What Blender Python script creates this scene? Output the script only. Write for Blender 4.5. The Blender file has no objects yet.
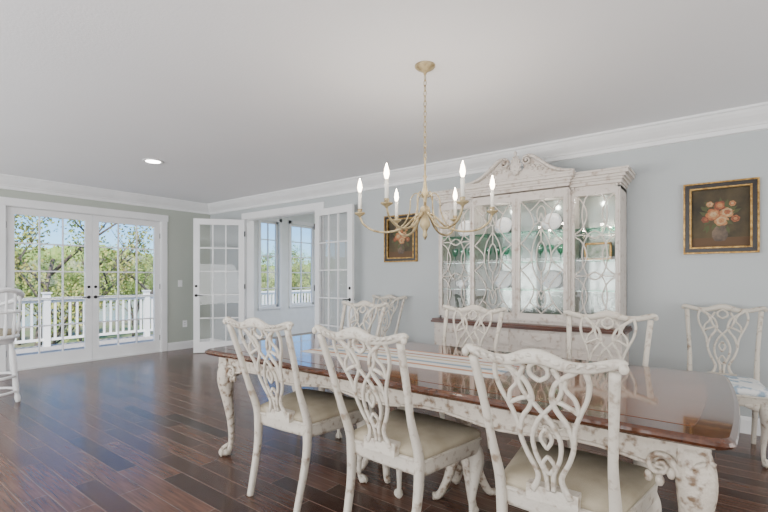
import bpy, bmesh, math, random
from mathutils import Vector, Matrix
random.seed(7)
PI=math.pi
scn=bpy.context.scene
# ------------------------------------------------------------------ materials
def mat(name, col=(.8,.8,.8), rough=.5, metal=0., col2=None, scale=6., bump=0., bscale=40., lo=.35, hi=.65, emit=None, estr=0., coat=0., stretch=None, spec=.5):
    m=bpy.data.materials.new(name); m.use_nodes=True
    nt=m.node_tree; p=nt.nodes['Principled BSDF']
    p.inputs['Base Color'].default_value=(*col,1); p.inputs['Roughness'].default_value=rough
    p.inputs['Metallic'].default_value=metal; p.inputs['Coat Weight'].default_value=coat
    p.inputs['Specular IOR Level'].default_value=spec
    tc=nt.nodes.new('ShaderNodeTexCoord'); mp=nt.nodes.new('ShaderNodeMapping')
    nt.links.new(tc.outputs['Object'],mp.inputs[0])
    if stretch: mp.inputs['Scale'].default_value=stretch
    if col2 is None: col2=tuple(c*.94 for c in col)
    n=nt.nodes.new('ShaderNodeTexNoise'); n.inputs['Scale'].default_value=scale; n.inputs['Detail'].default_value=6
    nt.links.new(mp.outputs[0],n.inputs['Vector'])
    r=nt.nodes.new('ShaderNodeValToRGB'); r.color_ramp.elements[0].position=lo; r.color_ramp.elements[1].position=hi
    r.color_ramp.elements[0].color=(*col2,1); r.color_ramp.elements[1].color=(*col,1)
    nt.links.new(n.outputs[0],r.inputs[0]); nt.links.new(r.outputs[0],p.inputs['Base Color'])
    if bump:
        n2=nt.nodes.new('ShaderNodeTexNoise'); n2.inputs['Scale'].default_value=bscale; n2.inputs['Detail'].default_value=4
        nt.links.new(mp.outputs[0],n2.inputs['Vector'])
        b=nt.nodes.new('ShaderNodeBump'); b.inputs['Strength'].default_value=bump; b.inputs['Distance'].default_value=.01
        nt.links.new(n2.outputs[0],b.inputs['Height']); nt.links.new(b.outputs[0],p.inputs['Normal'])
    if emit: p.inputs['Emission Color'].default_value=(*emit,1); p.inputs['Emission Strength'].default_value=estr
    return m
def glassmat(name,tint=(1,1,1),gloss=.06):
    m=bpy.data.materials.new(name); m.use_nodes=True; nt=m.node_tree
    for n in list(nt.nodes): nt.nodes.remove(n)
    o=nt.nodes.new('ShaderNodeOutputMaterial'); t=nt.nodes.new('ShaderNodeBsdfTransparent'); g=nt.nodes.new('ShaderNodeBsdfGlossy')
    t.inputs[0].default_value=(*tint,1); g.inputs['Roughness'].default_value=.02
    lw=nt.nodes.new('ShaderNodeLayerWeight'); lw.inputs[0].default_value=.2
    mth=nt.nodes.new('ShaderNodeMath'); mth.operation='MULTIPLY_ADD'; mth.inputs[1].default_value=.3; mth.inputs[2].default_value=gloss
    mx=nt.nodes.new('ShaderNodeMixShader')
    nt.links.new(lw.outputs['Fresnel'],mth.inputs[0]); nt.links.new(mth.outputs[0],mx.inputs[0])
    nt.links.new(t.outputs[0],mx.inputs[1]); nt.links.new(g.outputs[0],mx.inputs[2]); nt.links.new(mx.outputs[0],o.inputs[0])
    return m
def floormat():
    m=bpy.data.materials.new('hardwood'); m.use_nodes=True; nt=m.node_tree; p=nt.nodes['Principled BSDF']
    tc=nt.nodes.new('ShaderNodeTexCoord')
    br=nt.nodes.new('ShaderNodeTexBrick'); br.inputs['Scale'].default_value=1
    br.inputs['Brick Width'].default_value=.95; br.inputs['Row Height'].default_value=.128
    br.inputs['Mortar Size'].default_value=.0028; br.inputs['Mortar Smooth'].default_value=.3
    br.offset=.37; br.inputs['Bias'].default_value=0
    br.inputs['Color1'].default_value=(.036,.0165,.0115,1); br.inputs['Color2'].default_value=(.150,.074,.048,1); br.inputs['Mortar'].default_value=(.22,.15,.115,1)
    nt.links.new(tc.outputs['Object'],br.inputs['Vector'])
    mp=nt.nodes.new('ShaderNodeMapping'); mp.inputs['Scale'].default_value=(1.2,22,1); nt.links.new(tc.outputs['Object'],mp.inputs[0])
    n=nt.nodes.new('ShaderNodeTexNoise'); n.inputs['Scale'].default_value=3; n.inputs['Detail'].default_value=8; nt.links.new(mp.outputs[0],n.inputs['Vector'])
    r=nt.nodes.new('ShaderNodeValToRGB'); r.color_ramp.elements[0].position=.3; r.color_ramp.elements[0].color=(.55,.5,.5,1); r.color_ramp.elements[1].position=.7; r.color_ramp.elements[1].color=(1.15,1.1,1.1,1)
    nt.links.new(n.outputs[0],r.inputs[0])
    mx=nt.nodes.new('ShaderNodeMix'); mx.data_type='RGBA'; mx.blend_type='MULTIPLY'; mx.inputs[0].default_value=1
    nt.links.new(br.outputs['Color'],mx.inputs[6]); nt.links.new(r.outputs[0],mx.inputs[7]); nt.links.new(mx.outputs[2],p.inputs['Base Color'])
    p.inputs['Roughness'].default_value=.23; p.inputs['Specular IOR Level'].default_value=.5
    b=nt.nodes.new('ShaderNodeBump'); b.inputs['Strength'].default_value=.3; b.inputs['Distance'].default_value=.003; b.invert=True
    nt.links.new(br.outputs['Fac'],b.inputs['Height'])
    n2=nt.nodes.new('ShaderNodeTexNoise'); n2.inputs['Scale'].default_value=5; n2.inputs['Detail'].default_value=2; nt.links.new(tc.outputs['Object'],n2.inputs['Vector'])
    b2=nt.nodes.new('ShaderNodeBump'); b2.inputs['Strength'].default_value=.10; b2.inputs['Distance'].default_value=.02
    nt.links.new(n2.outputs[0],b2.inputs['Height']); nt.links.new(b2.outputs[0],b.inputs['Normal']); nt.links.new(b.outputs[0],p.inputs['Normal'])
    return m
WALL=mat('wall_paint_blue',(.475,.505,.512),.7,scale=1.5,col2=(.46,.492,.50))
WALLF=mat('wall_paint_sage',(.45,.48,.425),.7,scale=1.5,col2=(.435,.465,.41))
CEIL=mat('ceiling_paint',(.86,.865,.885),.85,scale=1.2,col2=(.845,.85,.87),bump=.12,bscale=60)
TRIM=mat('trim_white',(.86,.865,.87),.35,scale=3)
FLOOR=floormat()
CREAM=mat('distressed_cream',(.59,.545,.47),.45,col2=(.29,.22,.16),scale=24,lo=.30,hi=.45,bump=.3,bscale=60)
CREAMW=mat('distressed_cream_worn',(.57,.51,.43),.45,col2=(.20,.13,.08),scale=28,lo=.34,hi=.50,bump=.6,bscale=70)
HPAINT=mat('hutch_paint',(.66,.605,.55),.45,col2=(.40,.31,.25),scale=20,lo=.29,hi=.45,bump=.3,bscale=60)
WOODT=mat('table_wood',(.21,.078,.032),.09,col2=(.095,.032,.014),scale=4,lo=.3,hi=.7,stretch=(.6,9,1),coat=.5)
WOODB=mat('table_band_wood',(.10,.033,.014),.10,col2=(.055,.018,.008),scale=4,stretch=(9,9,1),coat=.5)
WOODH=mat('hutch_wood',(.10,.032,.015),.3,col2=(.05,.015,.008),scale=5,stretch=(1,9,9))
FABRIC=mat('seat_fabric',(.45,.39,.29),.9,col2=(.36,.31,.22),scale=9,bump=.3,bscale=220)
BLACK=mat('black_metal',(.02,.02,.02),.35,metal=.6)
GOLD=mat('gold_leaf',(.50,.31,.10),.35,metal=.8,col2=(.2,.11,.035),scale=30,bump=.3,bscale=80)
FRAMEB=mat('frame_black',(.02,.015,.012),.35)
CANVAS=mat('canvas_dark',(.085,.062,.028),.7,col2=(.022,.018,.011),scale=5)
BULB=mat('bulb',(1,.9,.75),.3,emit=(1,.84,.62),estr=20)
CANDLE=mat('candle_sleeve',(.85,.83,.76),.5)
CHAND=mat('chandelier_paint',(.42,.34,.19),.4,col2=(.20,.14,.06),scale=24,lo=.35,hi=.52,bump=.3,metal=.25)
GLASS=glassmat('pane_glass',gloss=.015); GSHELF=glassmat('shelf_glass',(.40,.80,.64),.2)
MIRROR=mat('cabinet_back',(.36,.41,.38),.16,metal=.5)
CAN=mat('can_light',(1,1,1),.5,emit=(1,.97,.92),estr=20)
PORC=mat('porcelain',(.8,.81,.82),.2,col2=(.45,.55,.65),scale=40,lo=.3,hi=.45)
# ------------------------------------------------------------------ builder
def crs(P,k,closed=False):
    out=[];n=len(P)
    g=(lambda i:P[i%n]) if closed else (lambda i:P[max(0,min(n-1,i))])
    for i in range(n if closed else n-1):
        a,b,c,d=g(i-1),g(i),g(i+1),g(i+2)
        for j in range(k):
            t=j/k
            out.append([.5*((2*b[q])+(-a[q]+c[q])*t+(2*a[q]-5*b[q]+4*c[q]-d[q])*t*t+(-a[q]+3*b[q]-3*c[q]+d[q])*t**3) for q in range(len(b))])
    if not closed: out.append(list(P[-1]))
    return out
class B:
    def __init__(s,name): s.name=name; s.bm=bmesh.new(); s.mats=[]; s.mi=0; s.T=Matrix()
    def m(s,mt):
        if mt not in s.mats: s.mats.append(mt)
        s.mi=s.mats.index(mt); return s
    def add(s,V,F,smooth=False):
        vs=[s.bm.verts.new(s.T@Vector(v)) for v in V]
        for f in F:
            try: fc=s.bm.faces.new([vs[i] for i in f])
            except ValueError: continue
            fc.material_index=s.mi; fc.smooth=smooth
    def box(s,x0,x1,y0,y1,z0,z1):
        V=[(x,y,z) for x in(x0,x1) for y in(y0,y1) for z in(z0,z1)]
        s.add(V,[(0,1,3,2),(4,6,7,5),(0,4,5,1),(2,3,7,6),(0,2,6,4),(1,5,7,3)])
    def sweep(s,P,k=5,n=8,normal=None,closed=False,e=1.):
        P=[tuple(p) if len(p)==5 else (*p,p[3]) for p in P]
        Q=crs(P,k,closed) if k>1 else [list(p) for p in P]
        N=len(Q); V=[];F=[]
        prev=None
        for i in range(N):
            a=Vector(Q[(i-1)%N][:3]) if (closed or i>0) else Vector(Q[0][:3])
            c=Vector(Q[(i+1)%N][:3]) if (closed or i<N-1) else Vector(Q[-1][:3])
            t=(c-a); t=t.normalized() if t.length>1e-9 else Vector((0,0,1))
            if normal: nn=Vector(normal)
            else: nn=prev if prev else (Vector((1,0,0)) if abs(t.x)<.7 else Vector((0,1,0)))
            nn=(nn-t*nn.dot(t)); nn=nn.normalized() if nn.length>1e-6 else t.orthogonal().normalized()
            prev=nn; b=t.cross(nn); c0=Vector(Q[i][:3]); rw,rh=max(.0004,Q[i][3]),max(.0004,Q[i][4])
            for j in range(n):
                th=2*PI*(j+.5)/n; cx,sy=math.cos(th),math.sin(th)
                cx=math.copysign(abs(cx)**e,cx); sy=math.copysign(abs(sy)**e,sy)
                V.append(c0+b*(cx*rw)+nn*(sy*rh))
        for i in range(N if closed else N-1):
            for j in range(n):
                i2=(i+1)%N; F.append((i*n+j,i*n+(j+1)%n,i2*n+(j+1)%n,i2*n+j))
        if not closed: F+= [tuple(range(n))[::-1], tuple((N-1)*n+j for j in range(n))]
        s.add(V,F,True)
    def lathe(s,prof,c=(0,0,0),n=16,axis='z'):
        V=[];F=[]
        for r,z in prof:
            for j in range(n):
                th=2*PI*j/n; x,y=max(r,.0003)*math.cos(th),max(r,.0003)*math.sin(th)
                v=(x,y,z) if axis=='z' else ((z,x,y) if axis=='x' else (x,z,y))
                V.append((c[0]+v[0],c[1]+v[1],c[2]+v[2]))
        m_=len(prof)
        for i in range(m_-1):
            for j in range(n): F.append((i*n+j,i*n+(j+1)%n,(i+1)*n+(j+1)%n,(i+1)*n+j))
        F+=[tuple(range(n))[::-1],tuple((m_-1)*n+j for j in range(n))]
        s.add(V,F,True)
    def ball(s,c,r,n=10,m_=6):
        if not hasattr(r,'__len__'): r=(r,r,r)
        V=[];F=[]
        for i in range(m_+1):
            ph=-PI/2+PI*i/m_
            for j in range(n):
                th=2*PI*j/n; q=max(math.cos(ph),.01)
                V.append((c[0]+r[0]*q*math.cos(th),c[1]+r[1]*q*math.sin(th),c[2]+r[2]*math.sin(ph)))
        for i in range(m_):
            for j in range(n): F.append((i*n+j,i*n+(j+1)%n,(i+1)*n+(j+1)%n,(i+1)*n+j))
        F+=[tuple(range(n))[::-1],tuple(m_*n+j for j in range(n))]
        s.add(V,F,True)
    def prism(s,poly,o,u,v,w):
        o,u,v,w=map(Vector,(o,u,v,w)); n=len(poly)
        V=[o+u*a+v*b for a,b in poly]+[o+u*a+v*b+w for a,b in poly]
        s.add(V,[tuple(range(n))[::-1],tuple(range(n,2*n))]+[(i,(i+1)%n,n+(i+1)%n,n+i) for i in range(n)])
    def stack(s,out,layers,c=(0,0),smooth=False):
        n=len(out);V=[];F=[]
        for ins,z in layers:
            for x,y in out:
                sx=x-math.copysign(min(ins,abs(x)),x) if abs(x)>1e-6 else x
                sy=y-math.copysign(min(ins,abs(y)),y) if abs(y)>1e-6 else y
                V.append((c[0]+sx,c[1]+sy,z))
        for i in range(len(layers)-1):
            for j in range(n): F.append((i*n+j,i*n+(j+1)%n,(i+1)*n+(j+1)%n,(i+1)*n+j))
        F+=[tuple(range(n))[::-1],tuple((len(layers)-1)*n+j for j in range(n))]
        s.add(V,F,smooth)
    def finish(s,loc=(0,0,0),rz=0,bevel=0,parent=None):
        bmesh.ops.recalc_face_normals(s.bm,faces=s.bm.faces)
        me=bpy.data.meshes.new(s.name); s.bm.to_mesh(me); s.bm.free()
        for m_ in s.mats: me.materials.append(m_)
        o=bpy.data.objects.new(s.name,me); scn.collection.objects.link(o); o.location=loc; o.rotation_euler=(0,0,rz)
        if bevel:
            b=o.modifiers.new('bevel','BEVEL'); b.width=bevel; b.segments=2; b.limit_method='ANGLE'; b.angle_limit=math.radians(50)
        if parent: o.parent=parent
        return o
def dup(o,loc,rz,sc=1):
    n=bpy.data.objects.new(o.name.split('.')[0],o.data); scn.collection.objects.link(n); n.location=loc; n.rotation_euler=(0,0,rz); n.scale=(sc,sc,sc)
    for md in o.modifiers:
        q=n.modifiers.new(md.name,md.type)
        if md.type=='BEVEL': q.width=md.width;q.segments=md.segments;q.limit_method='ANGLE';q.angle_limit=md.angle_limit
    return n
def boxo(name,mt,*a,bevel=0):
    b=B(name).m(mt); b.box(*a); return b.finish(bevel=bevel)
# ------------------------------------------------------------------ room
H=2.70; XF=-7.80; YW=4.77; XR=3.6; YB=-3.2
b=B('floor').m(FLOOR); b.box(XF-.2,XR+.15,YB-.15,YW+.16,-.06,0); b.finish()
b=B('ceiling').m(CEIL); b.box(XF-.2,XR+.15,YB-.15,YW+.16,H,H+.1); b.finish()
D0,D1,DTF,DT=1.70,3.83,2.30,2.34
boxo('wall_far_left',WALLF,XF-.16,XF,YB,D0,0,H); boxo('wall_far_right',WALLF,XF-.16,XF,D1,YW+.15,0,H); boxo('wall_far_header',WALLF,XF-.16,XF,D0,D1,DTF,H)
O0,O1=-6.65,-4.83
boxo('wall_right_corner',WALL,XF,O0,YW,YW+.15,0,H); boxo('wall_right',WALL,O1,XR,YW,YW+.15,0,H); boxo('wall_right_header',WALL,O0,O1,YW,YW+.15,DT,H)
boxo('wall_near',WALL,XR,XR+.15,YB,YW+.15,0,H)
boxo('wall_back',WALL,XF-.16,XR+.15,YB-.15,YB,0,H)
crown=[(0,0),(.15,0),(.15,-.018),(.135,-.026),(.125,-.045),(.10,-.075),(.07,-.10),(.045,-.118),(.035,-.135),(.022,-.14),(.022,-.175),(0,-.18)]
b=B('trim_crown_far').m(TRIM); b.prism(crown,(XF,YB,H),(1,0,0),(0,0,1),(0,YW-YB,0)); b.finish()
b=B('trim_crown_right').m(TRIM); b.prism(crown,(XF,YW,H),(0,-1,0),(0,0,1),(XR-XF,0,0)); b.finish()
base=[(0,0),(.018,0),(.018,.11),(.010,.135),(0,.14)]
b=B('baseboard_far').m(TRIM); b.prism(base,(XF,YB,0),(1,0,0),(0,0,1),(0,D0-.11-YB,0)); b.prism(base,(XF,D1+.11,0),(1,0,0),(0,0,1),(0,YW-D1-.11,0)); b.finish()
b=B('baseboard_right').m(TRIM); b.prism(base,(XF,YW,0),(0,-1,0),(0,0,1),(O0-.11-XF,0,0)); b.prism(base,(O1+.11,YW,0),(0,-1,0),(0,0,1),(XR-O1-.11,0,0)); b.finish()
b=B('trim_casing_far').m(TRIM)
b.box(XF,XF+.022,D0-.10,D0,0,DTF); b.box(XF,XF+.022,D1,D1+.10,0,DTF); b.box(XF,XF+.026,D0-.115,D1+.115,DTF,DTF+.11)
b.box(XF-.16,XF,D0-.001,D0+.008,0,DTF); b.box(XF-.16,XF,D1-.008,D1+.001,0,DTF); b.box(XF-.16,XF,D0,D1,DTF-.008,DTF+.001); b.box(XF-.16,XF+.01,D0,D1,0,.012)
b.finish(bevel=.004)
b=B('trim_casing_right').m(TRIM)
b.box(O0-.10,O0,YW-.022,YW,0,DT); b.box(O1,O1+.10,YW-.022,YW,0,DT); b.box(O0-.115,O1+.115,YW-.026,YW,DT,DT+.11)
b.box(O0-.001,O0+.012,YW,YW+.15,0,DT); b.box(O1-.012,O1+.001,YW,YW+.15,0,DT); b.box(O0,O1,YW,YW+.15,DT-.012,DT+.001)
b.finish(bevel=.004)
def leaf(name,w,h,loc,rz,cols=3,rows=5,st=.10,bot=.2,hs=1):
    b=B(name).m(TRIM); t=.021
    b.box(0,st,-t,t,.015,h); b.box(w-st,w,-t,t,.015,h); b.box(st,w-st,-t,t,.015,bot); b.box(st,w-st,-t,t,h-st,h)
    gw,gh=w-2*st,h-st-bot
    for i in range(1,cols): x=st+gw*i/cols; b.box(x-.010,x+.010,-.014,.014,bot,h-st)
    for j in range(1,rows): z=bot+gh*j/rows; b.box(st,w-st,-.0135,.0135,z-.010,z+.010)
    b.m(GLASS); b.box(st-.004,w-st+.004,-.002,.002,bot-.004,h-st+.004)
    b.m(BLACK)
    for sgn in (-1,1):
        b.lathe([(.026,0),(.026,sgn*.006),(.010,sgn*.010),(.009,sgn*.045)],(w-.045,sgn*t,1.0),12,'y')
        b.sweep([(w-.045,sgn*(t+.042),1.0,.008),(w-.09,sgn*(t+.044),1.003,.008),(w-.15,sgn*(t+.04),.995,.007)],k=3)
        b.lathe([(.022,0),(.022,sgn*.008),(.01,sgn*.014)],(w-.045,sgn*t,1.16),12,'y')
    for z in (.25,1.15,h-.25): b.box(-.012,.006,-t-.006,t+.006,z-.045,z+.045)
    return b.finish(loc,rz,bevel=.003)
DW=(D1-D0)/2-.012
leaf('door_1',DW,DTF-.012,(XF-.05,D0+.010,0.001),PI/2,st=.095)
leaf('door_2',DW,DTF-.012,(XF-.05,D1-.010,0.001),-PI/2,st=.095)
leaf('door_3',.84,DT-.015,(O0+.02,YW-.055,0),math.atan2(-.63,-.54))
leaf('door_4',.84,DT-.015,(O1+.0,YW-.075,0),math.atan2(-.10,.83))
b=B('light_switch').m(TRIM); b.box(XF,XF+.008,4.13,4.21,1.14,1.26); b.box(XF+.008,XF+.014,4.155,4.185,1.17,1.23); b.finish(bevel=.002)
b=B('wall_outlet').m(TRIM); b.box(XF,XF+.008,4.22,4.30,.40,.52); b.m(BLACK)
for z in(.435,.475): b.box(XF+.008,XF+.009,4.245,4.25,z,z+.012); b.box(XF+.008,XF+.009,4.27,4.275,z,z+.012)
b.finish()
b=B('recessed_ceiling_light').m(TRIM); b.lathe([(.115,H-.001),(.115,H-.008),(.085,H-.010),(.08,H-.003)],(-5.37,2.54,0),32)
b.m(CAN); b.lathe([(.08,H-.004),(.08,H-.0105),(.01,H-.011)],(-5.37,2.54,0),32); b.finish()
# ------------------------------------------------------------------ chair
def spiral(b,c,u,v,r0,r1,turns,a0,rw,rh,normal,sgn=1,pre=[]):
    c,u,v=Vector(c),Vector(u),Vector(v); P=list(pre); N=int(turns*10)
    for i in range(N+1):
        t=i/N; r=r0+(r1-r0)*t; a=a0+sgn*turns*2*PI*t; q=c+u*(r*math.cos(a))+v*(r*math.sin(a)); P.append((*q,rw*(1-.4*t),rh))
    b.sweep(P,k=2,n=8,normal=normal)
def cabriole(b,x,y,dx,dy,h,s,carve=False,foot=True):
    L=math.hypot(dx,dy); dx/=L; dy/=L
    pts=[(h,0,.95),(h*.90,.30,1.12),(h*.78,.42,1.05),(h*.60,.18,.72),(h*.42,-.12,.52),(h*.25,-.28,.40),(h*.12,-.2,.36),(h*.06,.05,.42),(.02*s/.04,.25,.62)]
    b.sweep([(x+dx*o*s,y+dy*o*s,z,r*s) for z,o,r in pts],k=4,n=10)
    b.ball((x+dx*s*.42,y+dy*s*.42,s*.55),(s*.72,s*.72,s*.55),12,8)
    if foot:
        for a in(-.9,0,.9):
            ca,sa=math.cos(a),math.sin(a); ex,ey=dx*ca-dy*sa,dx*sa+dy*ca
            b.sweep([(x+dx*.1*s,y+dy*.1*s,s*1.5,s*.2),(x+dx*.35*s+ex*.45*s,y+dy*.35*s+ey*.45*s,s*1.05,s*.2),(x+dx*.42*s+ex*.75*s,y+dy*.42*s+ey*.75*s,s*.5,s*.17),(x+dx*.42*s+ex*.72*s,y+dy*.42*s+ey*.72*s,s*.12,s*.1)],k=3,n=6)
    if carve:
        for sg in(-1,1):
            px,py=-dy*sg,dx*sg
            for q in range(5):
                zz=h*(.93-.075*q); oo=(.55+.25*math.sin(q*.9+.5)-(.28*max(0,q-2)))*s; ww=(.95-.17*q)*s
                b.sweep([(x+dx*(oo+.55*s)*.9,y+dy*(oo+.55*s)*.9,zz+.02,.10*s),(x+dx*(oo+.45*s)+px*ww*.5,y+dy*(oo+.45*s)+py*ww*.5,zz+.012,.20*s),(x+dx*oo*.6+px*ww,y+dy*oo*.6+py*ww,zz-.03,.12*s)],k=3,n=6)
def make_chair(seatmat,name='dining_chair'):
    b=B(name).m(CREAM)
    yb=lambda z: .0 if z<.45 else -.02-(z-.45)*.20-.05*((z-.45)/.6)**2
    for sg in(-1,1):
        b.sweep([(sg*.195,-.075,.0,.016,.018),(sg*.198,-.05,.10,.017,.019),(sg*.205,-.01,.28,.019,.022),(sg*.21,0,.42,.021,.025),(sg*.213,-.012,.52,.020,.021),(sg*.218,yb(.68),.68,.016,.016),(sg*.230,yb(.85),.85,.0155,.015),(sg*.245,yb(1.03),1.03,.0175,.014)],k=5,n=10,normal=(0,1,0),e=.7)
        cabriole(b,sg*.245,.435,sg*.7,.7,.43,.036)
        b.sweep([(sg*.215,.46,.40,.012,.035),(sg*.18,.465,.405,.010,.022),(sg*.14,.465,.41,.008,.008)],k=3,normal=(0,0,1))
        yc=yb(1.06)
        b.ball((sg*.272,yc,1.046),(.015,.012,.018))
        S=lambda L,rw=.0088,rh=.008: b.sweep([(sg*x,yb(z)+.002,z,rw*f,rh) for x,z,f in L],k=5,n=8,normal=(0,1,0),e=.6)
        S([(.070,.515,1.5),(.048,.56,1.2),(.045,.60,1.1),(.078,.67,1),(.096,.74,1.0),(.080,.81,1),(.050,.855,1),(.035,.90,1),(.055,.96,1),(.105,1.0,1.2),(.15,1.035,1.5)])
        S([(.010,.53,1),(.016,.60,1),(.044,.67,.9),(.050,.74,.9),(.022,.81,.9),(-.02,.86,.9),(-.062,.91,.9),(-.075,.96,1),(-.05,1.015,1)])
        S([(.098,.74,1),(.105,.80,.9),(.128,.86,.9),(.155,.92,.9),(.165,.98,1),(.150,1.035,1.1)])
        S([(.035,.90,1),(.08,.885,.9),(.125,.86,1)])
        S([(.125,.86,.9),(.115,.91,.8),(.085,.95,.8),(.105,1.0,.9)])
        S([(.0,.965,1),(.03,.985,.9),(.03,1.015,.9),(0,1.035,.9)])
        S([(.0,.60,.9),(.022,.635,.8),(.0,.67,.8)])
        S([(.0,.70,.8),(.020,.74,.8),(.0,.78,.8)])
        # carved leaf on the crest shoulders
        for q in range(4):
            x=.11+.03*q; b.sweep([(sg*x,yb(1.05)-.024,1.030+.003*q,.005),(sg*(x+.014),yb(1.05)-.028,1.042+.003*q,.007),(sg*(x+.028),yb(1.05)-.022,1.036+.004*q,.003)],k=3,n=6)
    C=[(-.278,1.056,.009),(-.262,1.062,.015),(-.225,1.052,.018),(-.165,1.036,.018),(-.10,1.036,.020),(-.045,1.052,.025),(0,1.058,.028)]
    C=C+[(-x,z,r) for x,z,r in C[-2::-1]]
    b.sweep([(x,yb(1.05)-.010+.02*(abs(x)/.28)**2,z-.002,r,.014) for x,z,r in C],k=4,n=10,normal=(0,1,0),e=.8)
    for sg in(-1,1):
        for i,(x,z) in enumerate([(.02,1.070),(.045,1.062),(.075,1.050)]): b.ball((sg*x,yb(1.05)-.018,z-.01),(.015,.010,.008),8,5)
    b.box(-.095,.095,-.035,.012,.475,.535)
    fr=[(.27,.235),(.15,.25),(0,.256),(-.15,.25),(-.27,.235)]
    out=[(.288,.20),(.285,.222)]+fr+[(-.285,.222),(-.288,.20),(-.26,.0),(-.232,-.20),(-.215,-.225),(0,-.23),(.215,-.225),(.232,-.20),(.26,0)]
    b.stack(out,[(.016,.400),(.012,.405),(.008,.413),(.004,.465),(0,.470),(.0,.478),(.006,.482)],c=(0,.225))
    b.m(seatmat); b.stack(out,[(.012,.478),(.004,.486),(.002,.502),(.010,.516),(.035,.530),(.08,.540),(.14,.546)],c=(0,.225),smooth=True)
    return b
ch=make_chair(FABRIC).finish((-2.03,1.70,0),math.radians(2))
for x,y,r in [(-1.27,1.68,-3),(-.48,1.69,-2),(-.57,3.06,181),(-1.57,3.10,179),(-2.70,3.08,180),(-3.45,4.50,180)]:
    dup(ch,(x,y,0),math.radians(r),.98 if x==-.48 else 1)
SEATB=mat('seat_fabric_print',(.74,.75,.74),.9,col2=(.30,.40,.50),scale=14,lo=.42,hi=.5)
make_chair(SEATB).finish((.04,4.44,0),math.radians(178))
# ------------------------------------------------------------------ table
def roundrect(hx,hy,r,bow=.0,step=.0,n=6):
    P=[]
    for cx,cy,a0 in((hx-r,hy-r,0),(-(hx-r),hy-r,90),(-(hx-r),-(hy-r),180),(hx-r,-(hy-r),270)):
        for i in range(n+1):
            a=math.radians(a0+90*i/n); P.append((cx+r*math.cos(a),cy+r*math.sin(a)))
    Q=[]
    for i,(x,y) in enumerate(P):
        Q.append((x+math.copysign(bow*(1-(y/hy)**2),x),y))
        if i%(n+1)==n:
            x2,y2=P[(i+1)%len(P)]
            for t in (.06,.15,.3,.5,.7,.85,.94):
                X,Y=x+(x2-x)*t,y+(y2-y)*t
                Q.append((X+(math.copysign(bow*(1-(Y/hy)**2),X) if abs(x-x2)<1e-6 else 0),Y-(math.copysign(step,Y) if (abs(x-x2)>1e-6 and .1<t<.9) else 0)))
    return Q
b=B('dining_table'); cx,cy=-1.46,2.37
b.m(WOODB); O=roundrect(1.51,.62,.05,.03,.010)
b.stack(O,[(.03,.742),(.018,.746),(.006,.755),(.0,.765),(.003,.776),(.012,.781),(.018,.785)])
b.m(WOODT); b.stack(roundrect(1.40,.505,.03,.03),[(0,.7845),(.0,.7865)])
b.m(CREAMW)
def apron(x0,y0,x1,y1,nx,ny):
    L=math.hypot(x1-x0,y1-y0); N=28; top=.742
    bot=[]
    for i in range(N+1):
        t=i/N; z=.642-.016*math.cos(t*2*PI*4)-.02*(abs(t-.5)*2)**4
        bot.append((t*L,z))
    poly=[(0,top)]+bot+[(L,top)]
    d=Vector((x1-x0,y1-y0,0))/L
    b.prism(poly,(x0,y0,0),d,(0,0,1),Vector((nx,ny,0))*.028)
    b.sweep([(*(Vector((x0,y0,0))+d*s_+Vector((nx,ny,0))*.03)[:2],z+.004,.008) for s_,z in bot],k=1,n=6)
    for i in range(3):
        s0=L*(i+.5)/3
        c=Vector((x0,y0,0))+d*s0+Vector((nx,ny,0))*.03
        for sg in(-1,1): spiral(b,c+d*(sg*.06)+Vector((0,0,.69)),d*sg,(0,0,1),.022,.004,1.2,PI,.006,.006,(nx,ny,0),1,[(*(c+Vector((0,0,.672))),.007,.006)])
        b.ball(c+Vector((0,0,.69)),(.02,.012,.02) if ny else (.012,.02,.02))
X0,X1,Y0,Y1=-1.40,1.40,-.48,.48
apron(X0,Y0,X1,Y0,0,-1); apron(X0,Y1,X1,Y1,0,1); apron(X0,Y0,X0,Y1,-1,0); apron(X1,Y0,X1,Y1,1,0)
for x,y in((X0,Y0),(X1,Y0),(X0,Y1),(X1,Y1)):
    sx,sy=math.copysign(1,x),math.copysign(1,y)
    cabriole(b,x-.01*sx,y-.005*sy,sx,sy,.70,.056,True)
    b.box(x-.045,x+.045,y-.045,y+.045,.60,.742)
    for (du,nn) in (((-sx,0,0),(0,sy,0)),((0,-sy,0),(sx,0,0))):
        du=Vector(du);nn=Vector(nn); c=Vector((x,y,0))+nn*.035
        spiral(b,c+du*.10+Vector((0,0,.63)),du,(0,0,1),.045,.008,1.4,PI*.9,.012,.014,nn,-1,[(*(c+du*.0+Vector((0,0,.53))),.02,.02)])
        for q in range(4): b.ball(c+du*(.03+.035*q)+Vector((0,0,.60-.012*q+.02*(q%2))),(.015,.015,.022),8,5)
for x in(.27,-.33):
    for y in(0,):
        b.lathe([(.05,.74),(.05,.60),(.035,.58),(.045,.55),(.05,.48),(.035,.40),(.028,.34),(.04,.31),(.028,.29),(.03,.2)],(x,y,0),16)
        for a in range(4): 
            dx,dy=math.cos(a*PI/2+PI/4),math.sin(a*PI/2+PI/4)
            b.sweep([(x,y,.30,.03),(x+dx*.06,y+dy*.06,.24,.035),(x+dx*.10,y+dy*.10,.12,.026),(x+dx*.15,y+dy*.15,.03,.022),(x+dx*.19,y+dy*.19,.022,.022)],k=3)
b.box(-.6,.6,-.06,.06,.70,.742)
b.finish((cx,cy,0))
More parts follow.
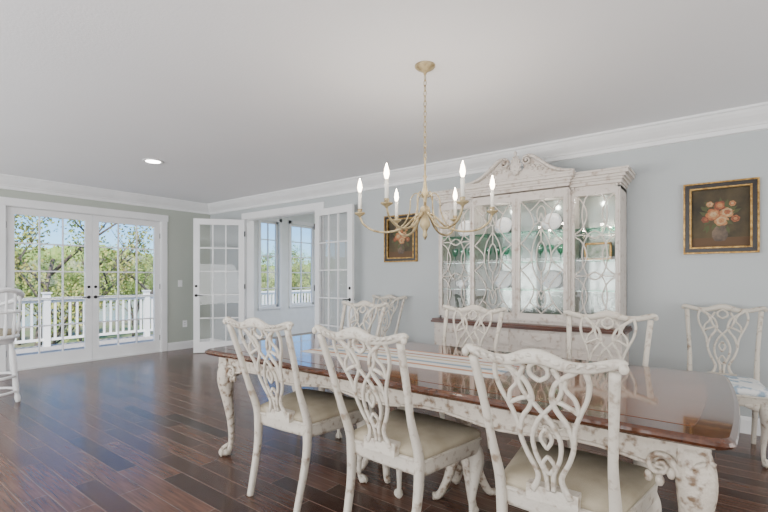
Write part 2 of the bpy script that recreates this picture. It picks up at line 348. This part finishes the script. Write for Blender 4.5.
def runmat():
    m=mat('runner_cloth',(.8,.8,.78),.9); nt=m.node_tree; p=nt.nodes['Principled BSDF']
    tc=nt.nodes.new('ShaderNodeTexCoord'); sp=nt.nodes.new('ShaderNodeSeparateXYZ'); nt.links.new(tc.outputs['Object'],sp.inputs[0])
    mm=nt.nodes.new('ShaderNodeMath'); mm.operation='MULTIPLY_ADD'; mm.inputs[1].default_value=2.6; mm.inputs[2].default_value=.63; nt.links.new(sp.outputs[1],mm.inputs[0])
    fr=nt.nodes.new('ShaderNodeMath'); fr.operation='FRACT'; nt.links.new(mm.outputs[0],fr.inputs[0])
    r=nt.nodes.new('ShaderNodeValToRGB'); r.color_ramp.interpolation='CONSTANT'; cr=r.color_ramp
    cr.elements[0].color=(.62,.62,.60,1); cr.elements[1].position=.18; cr.elements[1].color=(.50,.27,.17,1)
    for ps,c in((.28,(.64,.62,.58)),(.42,(.27,.35,.42)),(.54,(.66,.65,.62)),(.70,(.50,.40,.26)),(.78,(.62,.61,.58)),(.92,(.38,.20,.16))):
        e=cr.elements.new(ps); e.color=(*c,1)
    nt.links.new(fr.outputs[0],r.inputs[0]); nt.links.new(r.outputs[0],p.inputs['Base Color']); p.inputs['Specular IOR Level'].default_value=0.; return m
b=B('table_runner').m(runmat()); b.box(-.68,.68,-.24,.24,0,.003)
for i in range(48):
    y=-.235+i*.01
    for sg in(-1,1): b.box(min(sg*.68,sg*.71),max(sg*.68,sg*.71),y-.003,y+.003,0,.0015)
b.finish((-1.62,2.36,.7867),math.radians(1))
# ------------------------------------------------------------------ hutch
HX=-1.61
b=B('china_cabinet').m(HPAINT)
def D(x0,x1,d0,d1,z0,z1): b.box(x0,x1,-d1,-d0,z0,z1)
for x0,x1,d in((-.95,-.5,.42),(-.5,.5,.50),(.5,.95,.42)):
    D(x0,x1,.01,d,.10,.80)
    D(x0-.012,x1+.012,.01,d+.018,.0,.10); D(x0-.008,x1+.008,.01,d+.012,.10,.125)
    n=2 if x1-x0>.6 else 1
    for i in range(n):
        a=x0+(x1-x0)*i/n+.04; c=x0+(x1-x0)*(i+1)/n-.04
        D(a,c,d,d+.014,.16,.60); D(a+.05,c-.05,d+.014,d+.024,.21,.55); D(a,c,d,d+.014,.635,.775)
        b.sweep([((a+c)/2-.03,-d-.014,.71,.005),((a+c)/2,-d-.04,.70,.005),((a+c)/2+.03,-d-.014,.71,.005)],k=3)
b.m(WOODH)
for x0,x1,d in((-.97,-.52,.44),(-.52,.52,.525),(.52,.97,.44)): D(x0-.01,x1+.01,.01,d+.01,.80,.825); D(x0,x1,.01,d,.825,.845)
b.m(HPAINT)
UO,UC=.33,.40; ZB,ZT=.845,2.14
D(-.93,.93,.01,.025,ZB,ZT)
D(-.93,-.905,.01,UO,ZB,ZT); D(.905,.93,.01,UO,ZB,ZT); D(-.93,-.5,.01,UO,ZT-.03,ZT+.02); D(.5,.93,.01,UO,ZT-.03,ZT+.02); D(-.5,.5,.01,UC,ZT-.03,ZT+.02)
D(-.93,-.5,.01,UO,ZB,ZB+.03); D(.5,.93,.01,UO,ZB,ZB+.03); D(-.5,.5,.01,UC,ZB,ZB+.03)
for x in(-.5,.5): D(x-.012,x+.012,.02,UC,ZB,ZT)
b.m(MIRROR); D(-.90,.90,.026,.030,ZB+.03,ZT-.03)
b.m(HPAINT)
doors=[(-.93,-.5,UO),(-.5,0,UC),(0,.5,UC),(.5,.93,UO)]
Z0,Z1=ZB+.03,ZT-.02
for k_,(x0,x1,d) in enumerate(doors):
    s_=.042; D(x0,x0+s_,d,d+.024,Z0,Z1); D(x1-s_,x1,d,d+.024,Z0,Z1); D(x0+s_,x1-s_,d,d+.024,Z0,Z0+.075); D(x0+s_,x1-s_,d,d+.024,Z1-.05,Z1)
    for xx in(x0+.008,x1-.008): b.sweep([(xx,-d-.026,Z0+.02,.009),(xx,-d-.026,Z1-.02,.009)],k=1,n=6)
    gx0,gx1,gz0,gz1=x0+s_,x1-s_,Z0+.075,Z1-.05; mx_=(gx0+gx1)/2; hw=(gx1-gx0)/2; hh=gz1-gz0; yy=-d-.014
    def TR(L,closed=False,r=.0068): b.sweep([(mx_+x*hw,yy,gz0+z*hh,r,.007) for x,z in L],k=5,n=6,normal=(0,1,0),closed=closed)
    def EL(cxx,czz,rx,rz): TR([(cxx+rx*math.cos(2*PI*i/12),czz+rz*math.sin(2*PI*i/12)) for i in range(12)],True)
    if k_ in(0,3):
        for c_ in(.16,.5,.84): EL(0,c_,.62,.20)
        for sg in(-1,1):
            for c_ in(.16,.5,.84): TR([(sg*1,c_+.16),(sg*.62,c_+.11),(sg*.38,c_),(sg*.62,c_-.11),(sg*1,c_-.16)])
            TR([(sg*1,.33),(sg*.5,.33),(0,.36)]); TR([(sg*1,.67),(sg*.5,.67),(0,.64)])
    else:
        for sg in(-1,1):
            TR([(sg*.98,0),(sg*.55,.10),(sg*.35,.22),(sg*.7,.33),(sg*.98,.38)])
            TR([(sg*.98,1),(sg*.55,.90),(sg*.35,.78),(sg*.7,.67),(sg*.98,.62)])
            TR([(0,0),(sg*.3,.06),(sg*.55,.10)]); TR([(0,1),(sg*.3,.94),(sg*.55,.90)])
            TR([(0,.26),(sg*.32,.36),(sg*.45,.5),(sg*.32,.64),(0,.74)])
            TR([(sg*.98,.38),(sg*.6,.44),(sg*.45,.5),(sg*.6,.56),(sg*.98,.62)])
            TR([(sg*.35,.22),(sg*.15,.2),(0,.12)]); TR([(sg*.35,.78),(sg*.15,.8),(0,.88)])
        EL(0,.5,.22,.13); EL(0,.87,.2,.07); EL(0,.13,.2,.07)
        TR([(0,.37),(0,.20)]); TR([(0,.63),(0,.80)])
    b.m(GLASS); D(gx0,gx1,d+.004,d+.007,gz0,gz1); b.m(HPAINT)
b.m(GSHELF)
for z in(1.17,1.46,1.76):
    D(-.903,-.514,.032,UO-.02,z,z+.009); D(-.486,.486,.032,UC-.02,z,z+.009); D(.514,.903,.032,UO-.02,z,z+.009)
b.m(HPAINT)
def cornice(x0,x1,d,z,lf,rt):
    for dz,h_,p in((0,.03,.012),(.03,.02,.028),(.05,.025,.045),(.075,.03,.07),(.105,.018,.078)):
        D(x0-p*lf,x1+p*rt,.01,d+.02+p,z+dz,z+dz+h_)
    nn=int((x1-x0)/.028)
    for i in range(nn): D(x0+i*.028+.004,x0+i*.028+.020,d+.02,d+.062,z+.052,z+.072)
cornice(-.93,-.5,UO,ZT+.02,1,0); cornice(.5,.93,UO,ZT+.02,0,1); cornice(-.5,.5,UC,ZT+.03,.9,.9)
zp=ZT+.03+.123; F0=UC+.03; ps_=1.2
top=[(-.50,0),(-.50,.02),(-.40,.035),(-.30,.075),(-.22,.13),(-.15,.165),(-.095,.165),(-.07,.13),(-.08,.09),(-.05,.07),(0,.075)]
top=[(x,z*ps_) for x,z in top]
poly=top+[(-x,z) for x,z in top[-2::-1]]
b.prism(poly,(0,-F0+.02,zp),(1,0,0),(0,0,1),(0,.035,0))
for sg in(-1,1):
    b.sweep([(sg*x,-F0-.0,zp+z*ps_,r,.035) for x,z,r in((.56,.012,.012),(.46,.022,.016),(.36,.055,.018),(.27,.11,.018),(.19,.165,.018),(.13,.185,.016))],k=5,n=8,normal=(0,1,0),e=.7)
    spiral(b,(sg*.115,-F0,zp+.145*ps_),(sg,0,0),(0,0,1),.046,.008,1.5,PI*.45,.014,.034,(0,1,0),1)
    b.ball((sg*.115,-F0-.035,zp+.145*ps_),(.016,.012,.016))
    for q in range(7):
        t=q/6; x=.10+.30*t; z=(.10-.065*t)*ps_
        b.sweep([(sg*x,-F0+.015,zp+z,.010),(sg*(x+.022),-F0+.002,zp+z+.018-.01*t,.012),(sg*(x+.045),-F0+.015,zp+z+.004,.005)],k=3,n=6)
        b.ball((sg*(x+.01),-F0+.012,zp+z-.022*(1-t)),(.014,.012,.010),8,5)
for i in range(9):
    a=PI*(i/8); b.sweep([(0,-F0+.0,zp+.06,.010),(.035*math.cos(a),-F0-.012,zp+.085+.06*math.sin(a),.014),(.058*math.cos(a),-F0-.004,zp+.10+.14*math.sin(a),.010)],k=3,n=6)
b.ball((0,-F0-.01,zp+.065),(.035,.022,.03)); b.ball((0,-F0-.006,zp+.26),(.018,.016,.024))
for x in(-.90,-.53,.53,.90): b.ball((x,-UO-.03,ZT+.005),(.014,.01,.014))
b.finish((HX,YW,0),0,bevel=.002)
def plate(x,dep,z,r,lean=.25):
    q=B('plate').m(PORC); q.lathe([(r*.5,0),(r*.62,.004),(r,.018),(r,.021),(r*.62,.009),(r*.02,.007)],(0,0,0),28)
    o=q.finish((HX+x,YW-dep,z+r*math.cos(lean)+.004)); o.rotation_euler=(PI/2-lean,0,0); return o
for x,z in((-.72,1.770),(-.26,1.770),(.26,1.770),(-.26,1.180),(.26,1.180)): plate(x,.085,z,.10)
def goblet(x,dep,z):
    q=B('goblet').m(GSHELF); q.lathe([(.03,0),(.028,.004),(.005,.012),(.004,.07),(.02,.085),(.034,.11),(.036,.15),(.032,.165)],(0,0,0),16); return q.finish((HX+x,YW-dep,z))
for x in(-.8,-.70,-.60): goblet(x,.2,1.470)
for x in(-.38,-.28,-.18,.18,.28,.38): goblet(x,.22,1.470)
b=B('teapot').m(PORC); b.lathe([(.03,0),(.05,.01),(.065,.05),(.05,.09),(.02,.105),(.008,.11),(.01,.122),(.002,.128)],(0,0,0),20)
b.sweep([(.05,0,.05,.012),(.085,0,.06,.009),(.10,0,.09,.006)],k=4); b.sweep([(-.05,0,.08,.006),(-.085,0,.07,.006),(-.08,0,.04,.006),(-.055,0,.03,.006)],k=4); b.finish((HX-.70,YW-.19,1.180))
b=B('picture_frame').m(GOLD); b.box(-.12,.12,-.01,.01,0,.02); b.box(-.12,.12,-.01,.01,.15,.17); b.box(-.12,-.10,-.01,.01,0,.17); b.box(.10,.12,-.01,.01,0,.17)
b.m(mat('landscape_print',(.65,.68,.62),.5,col2=(.2,.3,.18),scale=18)); b.box(-.1,.1,-.004,.006,.02,.15); b.finish((HX+.71,YW-.17,1.470),bevel=.003)
# ------------------------------------------------------------------ paintings
def petals(b,c,r,mats,n=6):
    for k_ in range(3):
        b.m(mats[k_%len(mats)]); rr=r*(1-.28*k_)
        for i in range(n):
            a=2*PI*i/n+k_*.5+random.random()*.3; ox,oz=c[0]+rr*.55*math.cos(a),c[1]+rr*.55*math.sin(a); y=-.0025-.0007*k_-.0001*i
            V=[(ox+rr*.5*math.cos(t*PI/5),y,oz+rr*.45*math.sin(t*PI/5)) for t in range(10)]
            b.add(V,[tuple(range(10))])
R1=mat('paint_rose',(.40,.13,.04),.6,col2=(.22,.07,.03),scale=30);R2=mat('paint_peach',(.46,.23,.09),.6,col2=(.32,.13,.05),scale=30);R3=mat('paint_cream',(.50,.36,.19),.6,col2=(.36,.2,.09),scale=30);R4=mat('paint_crimson',(.18,.05,.025),.6)
G1=mat('paint_leaf',(.07,.08,.03),.7);V1=mat('paint_vase',(.15,.10,.06),.5,col2=(.05,.035,.025),scale=12);T1=mat('paint_table',(.10,.055,.025),.7)
def painting(loc):
    w,h=.26,.31; b=B('framed_flower_painting')
    def fr(o,i,y0,y1,mt):
        b.m(mt); b.box(-w+o,w-o,y0,y1,-h+o,-h+i); b.box(-w+o,w-o,y0,y1,h-i,h-o); b.box(-w+o,-w+i,y0,y1,-h+i,h-i); b.box(w-i,w-o,y0,y1,-h+i,h-i)
    fr(0,.014,-.035,0,GOLD); fr(.014,.046,-.027,0,FRAMEB); fr(.046,.060,-.033,0,GOLD)
    b.m(CANVAS); b.box(-w+.06,w-.06,-.002,0,-h+.06,h-.06)
    b.m(T1); b.box(-w+.060,w-.060,-.0022,0,-h+.060,-.17)
    b.m(V1); V=[(.0,-.20),(.035,-.20),(.055,-.16),(.055,-.12),(.035,-.085),(.04,-.07),(-.04,-.07),(-.035,-.085),(-.055,-.12),(-.055,-.16),(-.035,-.20)]
    b.add([(x,-.0024,z) for x,z in V],[tuple(range(len(V)))])
    b.m(G1)
    for i in range(26):
        a=random.random()*2*PI; r=.06+.09*random.random(); x,z=r*math.cos(a)*.95,.02+r*math.sin(a); t=a+random.uniform(-.5,.5); L=.03+.015*random.random()
        ux,uz=math.cos(t),math.sin(t); b.add([(x-ux*L,-.00245-.00001*i,z-uz*L),(x-uz*L*.4,-.00245-.00001*i,z+ux*L*.4),(x+ux*L,-.00245-.00001*i,z+uz*L),(x+uz*L*.4,-.00245-.00001*i,z-ux*L*.4)],[(0,1,2,3)])
    petals(b,(-.045,.03),.055,(R1,R2,R3)); petals(b,(.05,.045),.05,(R2,R3,R1)); petals(b,(.0,.105),.042,(R4,R1,R2)); petals(b,(.01,-.025),.05,(R2,R3,R2)); petals(b,(-.10,-.01),.030,(R4,R4,R1)); petals(b,(.105,-.015),.030,(R1,R4,R2)); petals(b,(-.07,.12),.026,(R2,R3,R2)); petals(b,(.085,.115),.024,(R2,R1,R3))
    return b.finish(loc,bevel=.002)
painting((.03,YW-.001,1.82)); painting((-3.31,YW-.001,1.82))
# ------------------------------------------------------------------ chandelier
b=B('chandelier').m(CHAND)
CHX,CHY=-1.53,2.48; A0=31
b.lathe([(.068,H),(.068,H-.008),(.058,H-.018),(.03,H-.035),(.012,H-.045),(.008,H-.06)],n=24)
z=H-.06;i=0
while z>2.10:
    N=8; L=.021
    P=[((.009*math.cos(2*PI*j/N),0,z-L+.0+ L*math.sin(2*PI*j/N)) if i%2 else (0,.009*math.cos(2*PI*j/N),z-L+L*math.sin(2*PI*j/N))) for j in range(N)]
    b.sweep([(*p,.0028) for p in P],k=2,n=5,closed=True,normal=(0,1,0) if i%2 else (1,0,0)); z-=.034;i+=1
zt=z
b.lathe([(.004,zt),(.010,zt-.01),(.006,zt-.025),(.006,1.98),(.014,1.97),(.008,1.95),(.012,1.90),(.022,1.86),(.012,1.82),(.010,1.78),(.03,1.765),(.036,1.74),(.022,1.70),(.034,1.67),(.036,1.645),(.018,1.62),(.012,1.60),(.018,1.585),(.010,1.565),(.002,1.55)],n=18)
for a in range(6):
    th=math.radians(A0+a*60); c,s_=math.cos(th),math.sin(th)
    arm=[(.02,1.735,.009),(.07,1.70,.007),(.14,1.635,.007),(.24,1.605,.007),(.34,1.615,.007),(.41,1.66,.007),(.435,1.715,.007)]
    b.m(CHAND); b.sweep([(r*c,r*s_,zz,q) for r,zz,q in arm],k=5,n=8)
    b.sweep([(r*c,r*s_,zz,.004) for r,zz in((.02,1.83),(.06,1.86),(.095,1.82),(.10,1.75),(.13,1.67),(.17,1.63))],k=4,n=6)
    x,y=.435*c,.435*s_
    b.lathe([(.006,1.705),(.012,1.715),(.034,1.728),(.038,1.736),(.014,1.738),(.014,1.75),(.018,1.758),(.012,1.762)],(x,y,0),14)
    b.m(CANDLE); b.lathe([(.0115,1.758),(.0115,1.872),(.006,1.874)],(x,y,0),12)
    b.m(BULB); b.lathe([(.006,1.872),(.012,1.885),(.0165,1.905),(.012,1.935),(.005,1.957),(.001,1.968)],(x,y,0),12)
b.finish((CHX,CHY,0))
for a in range(6):
    th=math.radians(A0+a*60); l=bpy.data.lights.new('bulb_light','POINT'); l.energy=4; l.color=(1,.88,.74); l.shadow_soft_size=.02
    o=bpy.data.objects.new('bulb_light',l); scn.collection.objects.link(o); o.location=(CHX+.435*math.cos(th),CHY+.435*math.sin(th),1.985)
# ------------------------------------------------------------------ bar stool (left edge)
b=B('bar_stool').m(TRIM)
for a in range(4):
    th=PI/4+a*PI/2; c,s_=math.cos(th),math.sin(th)
    P=[(.20,0,.020),(.195,.05,.027),(.19,.09,.018),(.185,.14,.028),(.175,.30,.023),(.17,.36,.032),(.16,.50,.030),(.15,.60,.020),(.145,.66,.028)]
    b.sweep([(r*c*1.15,r*s_*1.15,zz,q) for r,zz,q in P],k=3,n=10)
N=20
b.sweep([(.21*math.cos(2*PI*i/N),.21*math.sin(2*PI*i/N),.28,.015) for i in range(N)],k=1,closed=True,normal=(0,0,1))
b.sweep([(.21*math.cos(2*PI*i/N),.21*math.sin(2*PI*i/N),.12,.013) for i in range(N)],k=1,closed=True,normal=(0,0,1))
b.lathe([(.18,.62),(.20,.64),(.20,.67),(.235,.675),(.24,.70),(.23,.715)],n=28)
b.m(FABRIC); b.lathe([(.22,.714),(.225,.735),(.20,.76),(.10,.775),(.01,.778)],n=28)
b.m(TRIM)
arc=[(.24*math.cos(t),.24*math.sin(t)) for t in [math.radians(20+320*i/14) for i in range(15)]]
def stz(i): return 1.15-.16*abs(math.cos(math.radians(10+160*i/14)))**1.5*1.2
b.sweep([(x*1.05,y*1.05,stz(i)+.03,.026,.030) for i,(x,y) in enumerate(arc)],k=3,n=8)
b.sweep([(x*1.02,y*1.02,.95,.014) for i,(x,y) in enumerate(arc)],k=3,n=8)
for i in range(0,15):
    x,y=arc[i]; b.sweep([(x*.92,y*.92,.70,.014),(x*.98,y*.98,.80,.019),(x*.99,y*.99,.87,.011),(x*1.04,y*1.04,stz(i)+.03,.013)],k=3,n=8)
b.finish((-5.95,1.17,0),math.radians(200))
# ------------------------------------------------------------------ sunroom beyond the right-hand doors
ZS=2.95; YS=8.9
boxo('floor_sunroom',mat('sunroom_floor',(.36,.31,.26),.8,stretch=(1,8,1)),XF-.16,-2.5,YW+.16,YS,-.06,-.002)
boxo('ceiling_sunroom',CEIL,XF-.3,-2.4,YW+.16,YS+.2,ZS,ZS+.08)
boxo('wall_sunroom_header',TRIM,XF-.3,-2.38,YW+.005,YW+.158,H+.101,ZS+.08)  # unseen strip added to seal the gap between ceilings where sun leaked in
b=B('wall_sunroom_far').m(mat('siding_white',(.78,.80,.79),.6))
ops=[(5.15,5.65),(5.95,6.45),(6.80,7.55),(7.85,8.55)]
y=YW+.16
for a,c in ops:
    b.box(XF-.14,XF,y,a,0,ZS); b.box(XF-.14,XF,a,c,0,.66); b.box(XF-.14,XF,a,c,2.55,ZS); y=c
b.box(XF-.14,XF,y,YS,0,ZS); b.finish()
for i,(a,c) in enumerate(ops):
    q=B('window_%d'%(i+1)).m(TRIM)
    for (y0,y1,z0,z1) in((a,a+.04,.66,2.55),(c-.04,c,.66,2.55),(a,c,.66,.71),(a,c,2.50,2.55)): q.box(XF-.10,XF-.05,y0,y1,z0,z1)
    mdl=(a+c)/2; q.box(XF-.092,XF-.062,mdl-.011,mdl+.011,.71,2.50)
    for j in range(1,5): z=.71+1.79*j/5; q.box(XF-.091,XF-.063,a+.04,c-.04,z-.011,z+.011)
    q.box(XF,XF+.02,a-.07,a,.60,2.62); q.box(XF,XF+.02,c,c+.07,.60,2.62); q.box(XF,XF+.04,a-.08,c+.08,.62,.66); q.box(XF,XF+.02,a-.07,c+.07,2.55,2.63)
    q.m(GLASS); q.box(XF-.08,XF-.077,a,c,.68,2.53); q.finish()
b=B('wall_sunroom_side').m(WALL)
b.box(XF,-2.5,YS,YS+.12,0,.7); b.box(XF,-2.5,YS,YS+.12,2.55,ZS)
for x in(XF,-6.9,-5.6,-4.3,-3.0): b.box(x,x+.3,YS,YS+.12,.7,2.55)
b.finish()
boxo('wall_sunroom_near',WALL,-2.5,-2.38,YW+.16,YS,0,ZS)
# ------------------------------------------------------------------ outside
DECK=mat('deck_boards',(.42,.395,.365),.8,col2=(.32,.295,.27),stretch=(8,1,1),scale=3)
b=B('deck_exterior').m(DECK)
for i in range(22): b.box(XF-.2-.145*i-.14,XF-.2-.145*i,-3,13,-.14,-.10)
b.box(-11.2,XF-.2,-3,13,-.35,-.141)
for y in(-2,2,6,10): b.box(-11.0,-10.8,y,y+.2,-3.3,-.35)
b.finish()
b=B('deck_railing').m(TRIM); RX=-10.9
def rail(x0,y0,x1,y1):
    L=math.hypot(x1-x0,y1-y0); d=Vector((x1-x0,y1-y0,0))/L; n=int(L/.13); w=Vector((-d.y,d.x,0))
    for z0,z1,hw in((.86,.90,.07),(.80,.85,.025),(.02,.07,.025)):
        b.prism([(-hw,z0),(hw,z0),(hw,z1),(-hw,z1)],(x0,y0,0),w,(0,0,1),d*L)
    for i in range(n):
        p=Vector((x0,y0,0))+d*(i+.5)*L/n; b.box(p.x-.018,p.x+.018,p.y-.018,p.y+.018,.05,.82)
    m_=max(1,round(L/1.9))
    for i in range(m_+1):
        p=Vector((x0,y0,0))+d*i*L/m_; b.box(p.x-.055,p.x+.055,p.y-.055,p.y+.055,-.098,.98); b.box(p.x-.075,p.x+.075,p.y-.075,p.y+.075,.98,1.01)
rail(RX,-2.9,RX,12.9); b.finish()
GRASS=mat('grass',(.13,.18,.05),.9,col2=(.20,.17,.09),scale=.25)
boxo('ground_exterior',GRASS,-320,-8.0,-150,260,-3.6,-3.3)
boxo('ground_under_house',GRASS,-8.0,30,-60,60,-3.6,-3.3)
WATER=mat('lake_water',(.15,.24,.34),.12)
boxo('lake_water',WATER,-120,-52,-120,220,-3.29,-3.25)
def leafmat(n,c,c2): return mat(n,c,.7,col2=c2,scale=.9,lo=.35,hi=.65)
L1=leafmat('leaves_spring',(.27,.36,.075),(.33,.30,.08)); L2=leafmat('leaves_green',(.17,.28,.05),(.26,.32,.08)); L3=leafmat('leaves_tan',(.28,.29,.15),(.17,.20,.09))
BARK=mat('bark',(.14,.11,.085),.9,col2=(.06,.05,.04),scale=20)
def tree(name,h,spread,nleaf,lm,ls,seed):
    random.seed(seed); b=B(name).m(BARK); tips=[]
    def br(p,d,L,r,lev):
        P=[p]; q=p
        for i in range(3):
            d=(d+Vector((random.uniform(-.2,.2),random.uniform(-.2,.2),random.uniform(-.05,.15)))).normalized(); q=q+d*L/3; P.append(q)
        b.sweep([(*pp,r*(1-.18*i)) for i,pp in enumerate(P)],k=1,n=5)
        if lev>=1: tips.extend(P[1:])
        if lev<3:
            for i in range(4 if lev else 6):
                base_=P[random.randint(1,3)] if lev else P[0].lerp(P[3],.35+.11*i); a=random.random()*2*PI
                nd=(d*.5+Vector((math.cos(a),math.sin(a),.35))*spread).normalized(); br(base_,nd,L*(.55 if lev else .5),r*.5,lev+1)
    br(Vector((0,0,0)),Vector((0,0,1)),h*.75,h*.018,0)
    b.m(lm)
    for i in range(nleaf):
        t=random.choice(tips); c=t+Vector([random.gauss(0,h*.03) for _ in range(3)])
        u=Vector([random.uniform(-1,1) for _ in range(3)]).normalized()*ls; v=u.orthogonal().normalized()*ls*.6
        b.add([c-u,c+v,c+u,c-v],[(0,1,2,3)])
    return b
t1=tree('tree',7.2,.9,4500,L1,.06,1).finish((-17,4.3,-3.3))
t2=tree('tree',8,.8,6000,L2,.085,5).finish((-36,15.5,-3.3),0)
t3=tree('tree',11,.7,900,L1,.045,9).finish((-26,12.8,-3.3),1.0)
t2.scale=(.72,.72,.72)
for o,L in((t1,[(-21,3.0,1.2,.8),(-20,20.4,2,.75)]),(t2,[(-38,9,1.7,.7),(-40,13,.5,.7),(-44,19,2.9,.75),(-36,22,4.4,.75),(-38,28,3.5,.8),(-39,35,1.1,.8),(-40,5,2,.7),(-30,27,.4,.8),(-36,12,3,.62),(-33,19,1,.65)])):
    for x,y,r,s_ in L: dup(o,(x,y,-3.3),r,s_)
random.seed(3)
for nm,X,hh,lm in(('hill_treeline',-135,8,L3),('hill_treeline',-175,13,L2)):
    V=[];F=[];NY=260
    for i in range(NY):
        y=-120+i*1.6; hgt=hh+1.8*math.sin(y*.03)+1.2*math.sin(y*.11+1)+random.uniform(-1.1,1.1)
        V+=[(X+8+random.uniform(-1,1),y,-3.3),(X+4+random.uniform(-1.5,1.5),y,-3.3+hgt*.6+random.uniform(-.6,.6)),(X,y,-3.3+hgt),(X-20,y,-3.3)]
    for i in range(NY-1):
        for j in range(3): F.append((i*4+j,i*4+j+1,(i+1)*4+j+1,(i+1)*4+j))
    b=B(nm).m(lm); b.add(V,F); b.finish()
# ------------------------------------------------------------------ lights
w=bpy.data.worlds.new('World'); scn.world=w; w.use_nodes=True; nt=w.node_tree
bg=nt.nodes['Background']; sk=nt.nodes.new('ShaderNodeTexSky'); sk.sky_type='NISHITA'; sk.sun_disc=False; sk.sun_elevation=math.radians(42); sk.sun_rotation=math.radians(60); sk.air_density=1.0; sk.dust_density=.3; sk.ozone_density=2
mx=nt.nodes.new('ShaderNodeMix'); mx.data_type='RGBA'; mx.blend_type='MULTIPLY'; mx.inputs[0].default_value=1; mx.inputs[7].default_value=(.50,.79,1.15,1)
nt.links.new(sk.outputs[0],mx.inputs[6]); nt.links.new(mx.outputs[2],bg.inputs[0]); bg.inputs[1].default_value=.36
s=bpy.data.lights.new('sun','SUN'); s.energy=11; s.angle=.01; s.color=(1,.95,.86); so=bpy.data.objects.new('sun',s); scn.collection.objects.link(so)
so.rotation_euler=Vector((.55,-.45,.70)).to_track_quat('Z','Y').to_euler()
def area(name,loc,dirv,sx,sy,e,c=(1,1,1)):
    l=bpy.data.lights.new(name,'AREA'); l.shape='RECTANGLE'; l.size=sx; l.size_y=sy; l.energy=e; l.color=c
    o=bpy.data.objects.new(name,l); scn.collection.objects.link(o); o.location=loc; o.rotation_euler=Vector(dirv).to_track_quat('-Z','Y').to_euler(); return o
area('window_light_back',(-3.8,YB+.5,1.1),(0,1,.6),8.5,1.7,450,(.985,.99,1))  # added fill behind the camera, tilted up for the ceiling; wall has no window
area('window_light_side',(XR-.4,.8,1.1),(-1,0,.5),6,1.7,150,(1,.98,.95))  # second added fill, out of view beside a windowless wall
area('sunroom_light',(-4.2,YW+2.2,ZS-.05),(0,0,-1),1.5,1.5,130)  # unseen panel added to brighten the sunroom, not a fitting
l=bpy.data.lights.new('can_spot','SPOT'); l.energy=40; l.spot_size=math.radians(120); l.spot_blend=.6; l.shadow_soft_size=.08; l.color=(1,.95,.88)
o=bpy.data.objects.new('can_spot',l); scn.collection.objects.link(o); o.location=(-5.37,2.54,H-.03)
for x in(-.7,-.25,.25,.7):
    l=bpy.data.lights.new('cabinet_light','POINT'); l.energy=1.4; l.shadow_soft_size=.02; l.color=(1,.96,.9)
    o=bpy.data.objects.new('cabinet_light',l); scn.collection.objects.link(o); o.location=(HX+x,YW-.22,2.06)
# ------------------------------------------------------------------ camera
cam=bpy.data.cameras.new('camera'); co=bpy.data.objects.new('camera',cam); scn.collection.objects.link(co); scn.camera=co
co.location=(0,0,1.30); co.rotation_euler=(PI/2,0,math.radians(37)); cam.sensor_width=36; cam.lens=440/768*36; cam.shift_y=22/768; cam.clip_start=.05; cam.clip_end=600
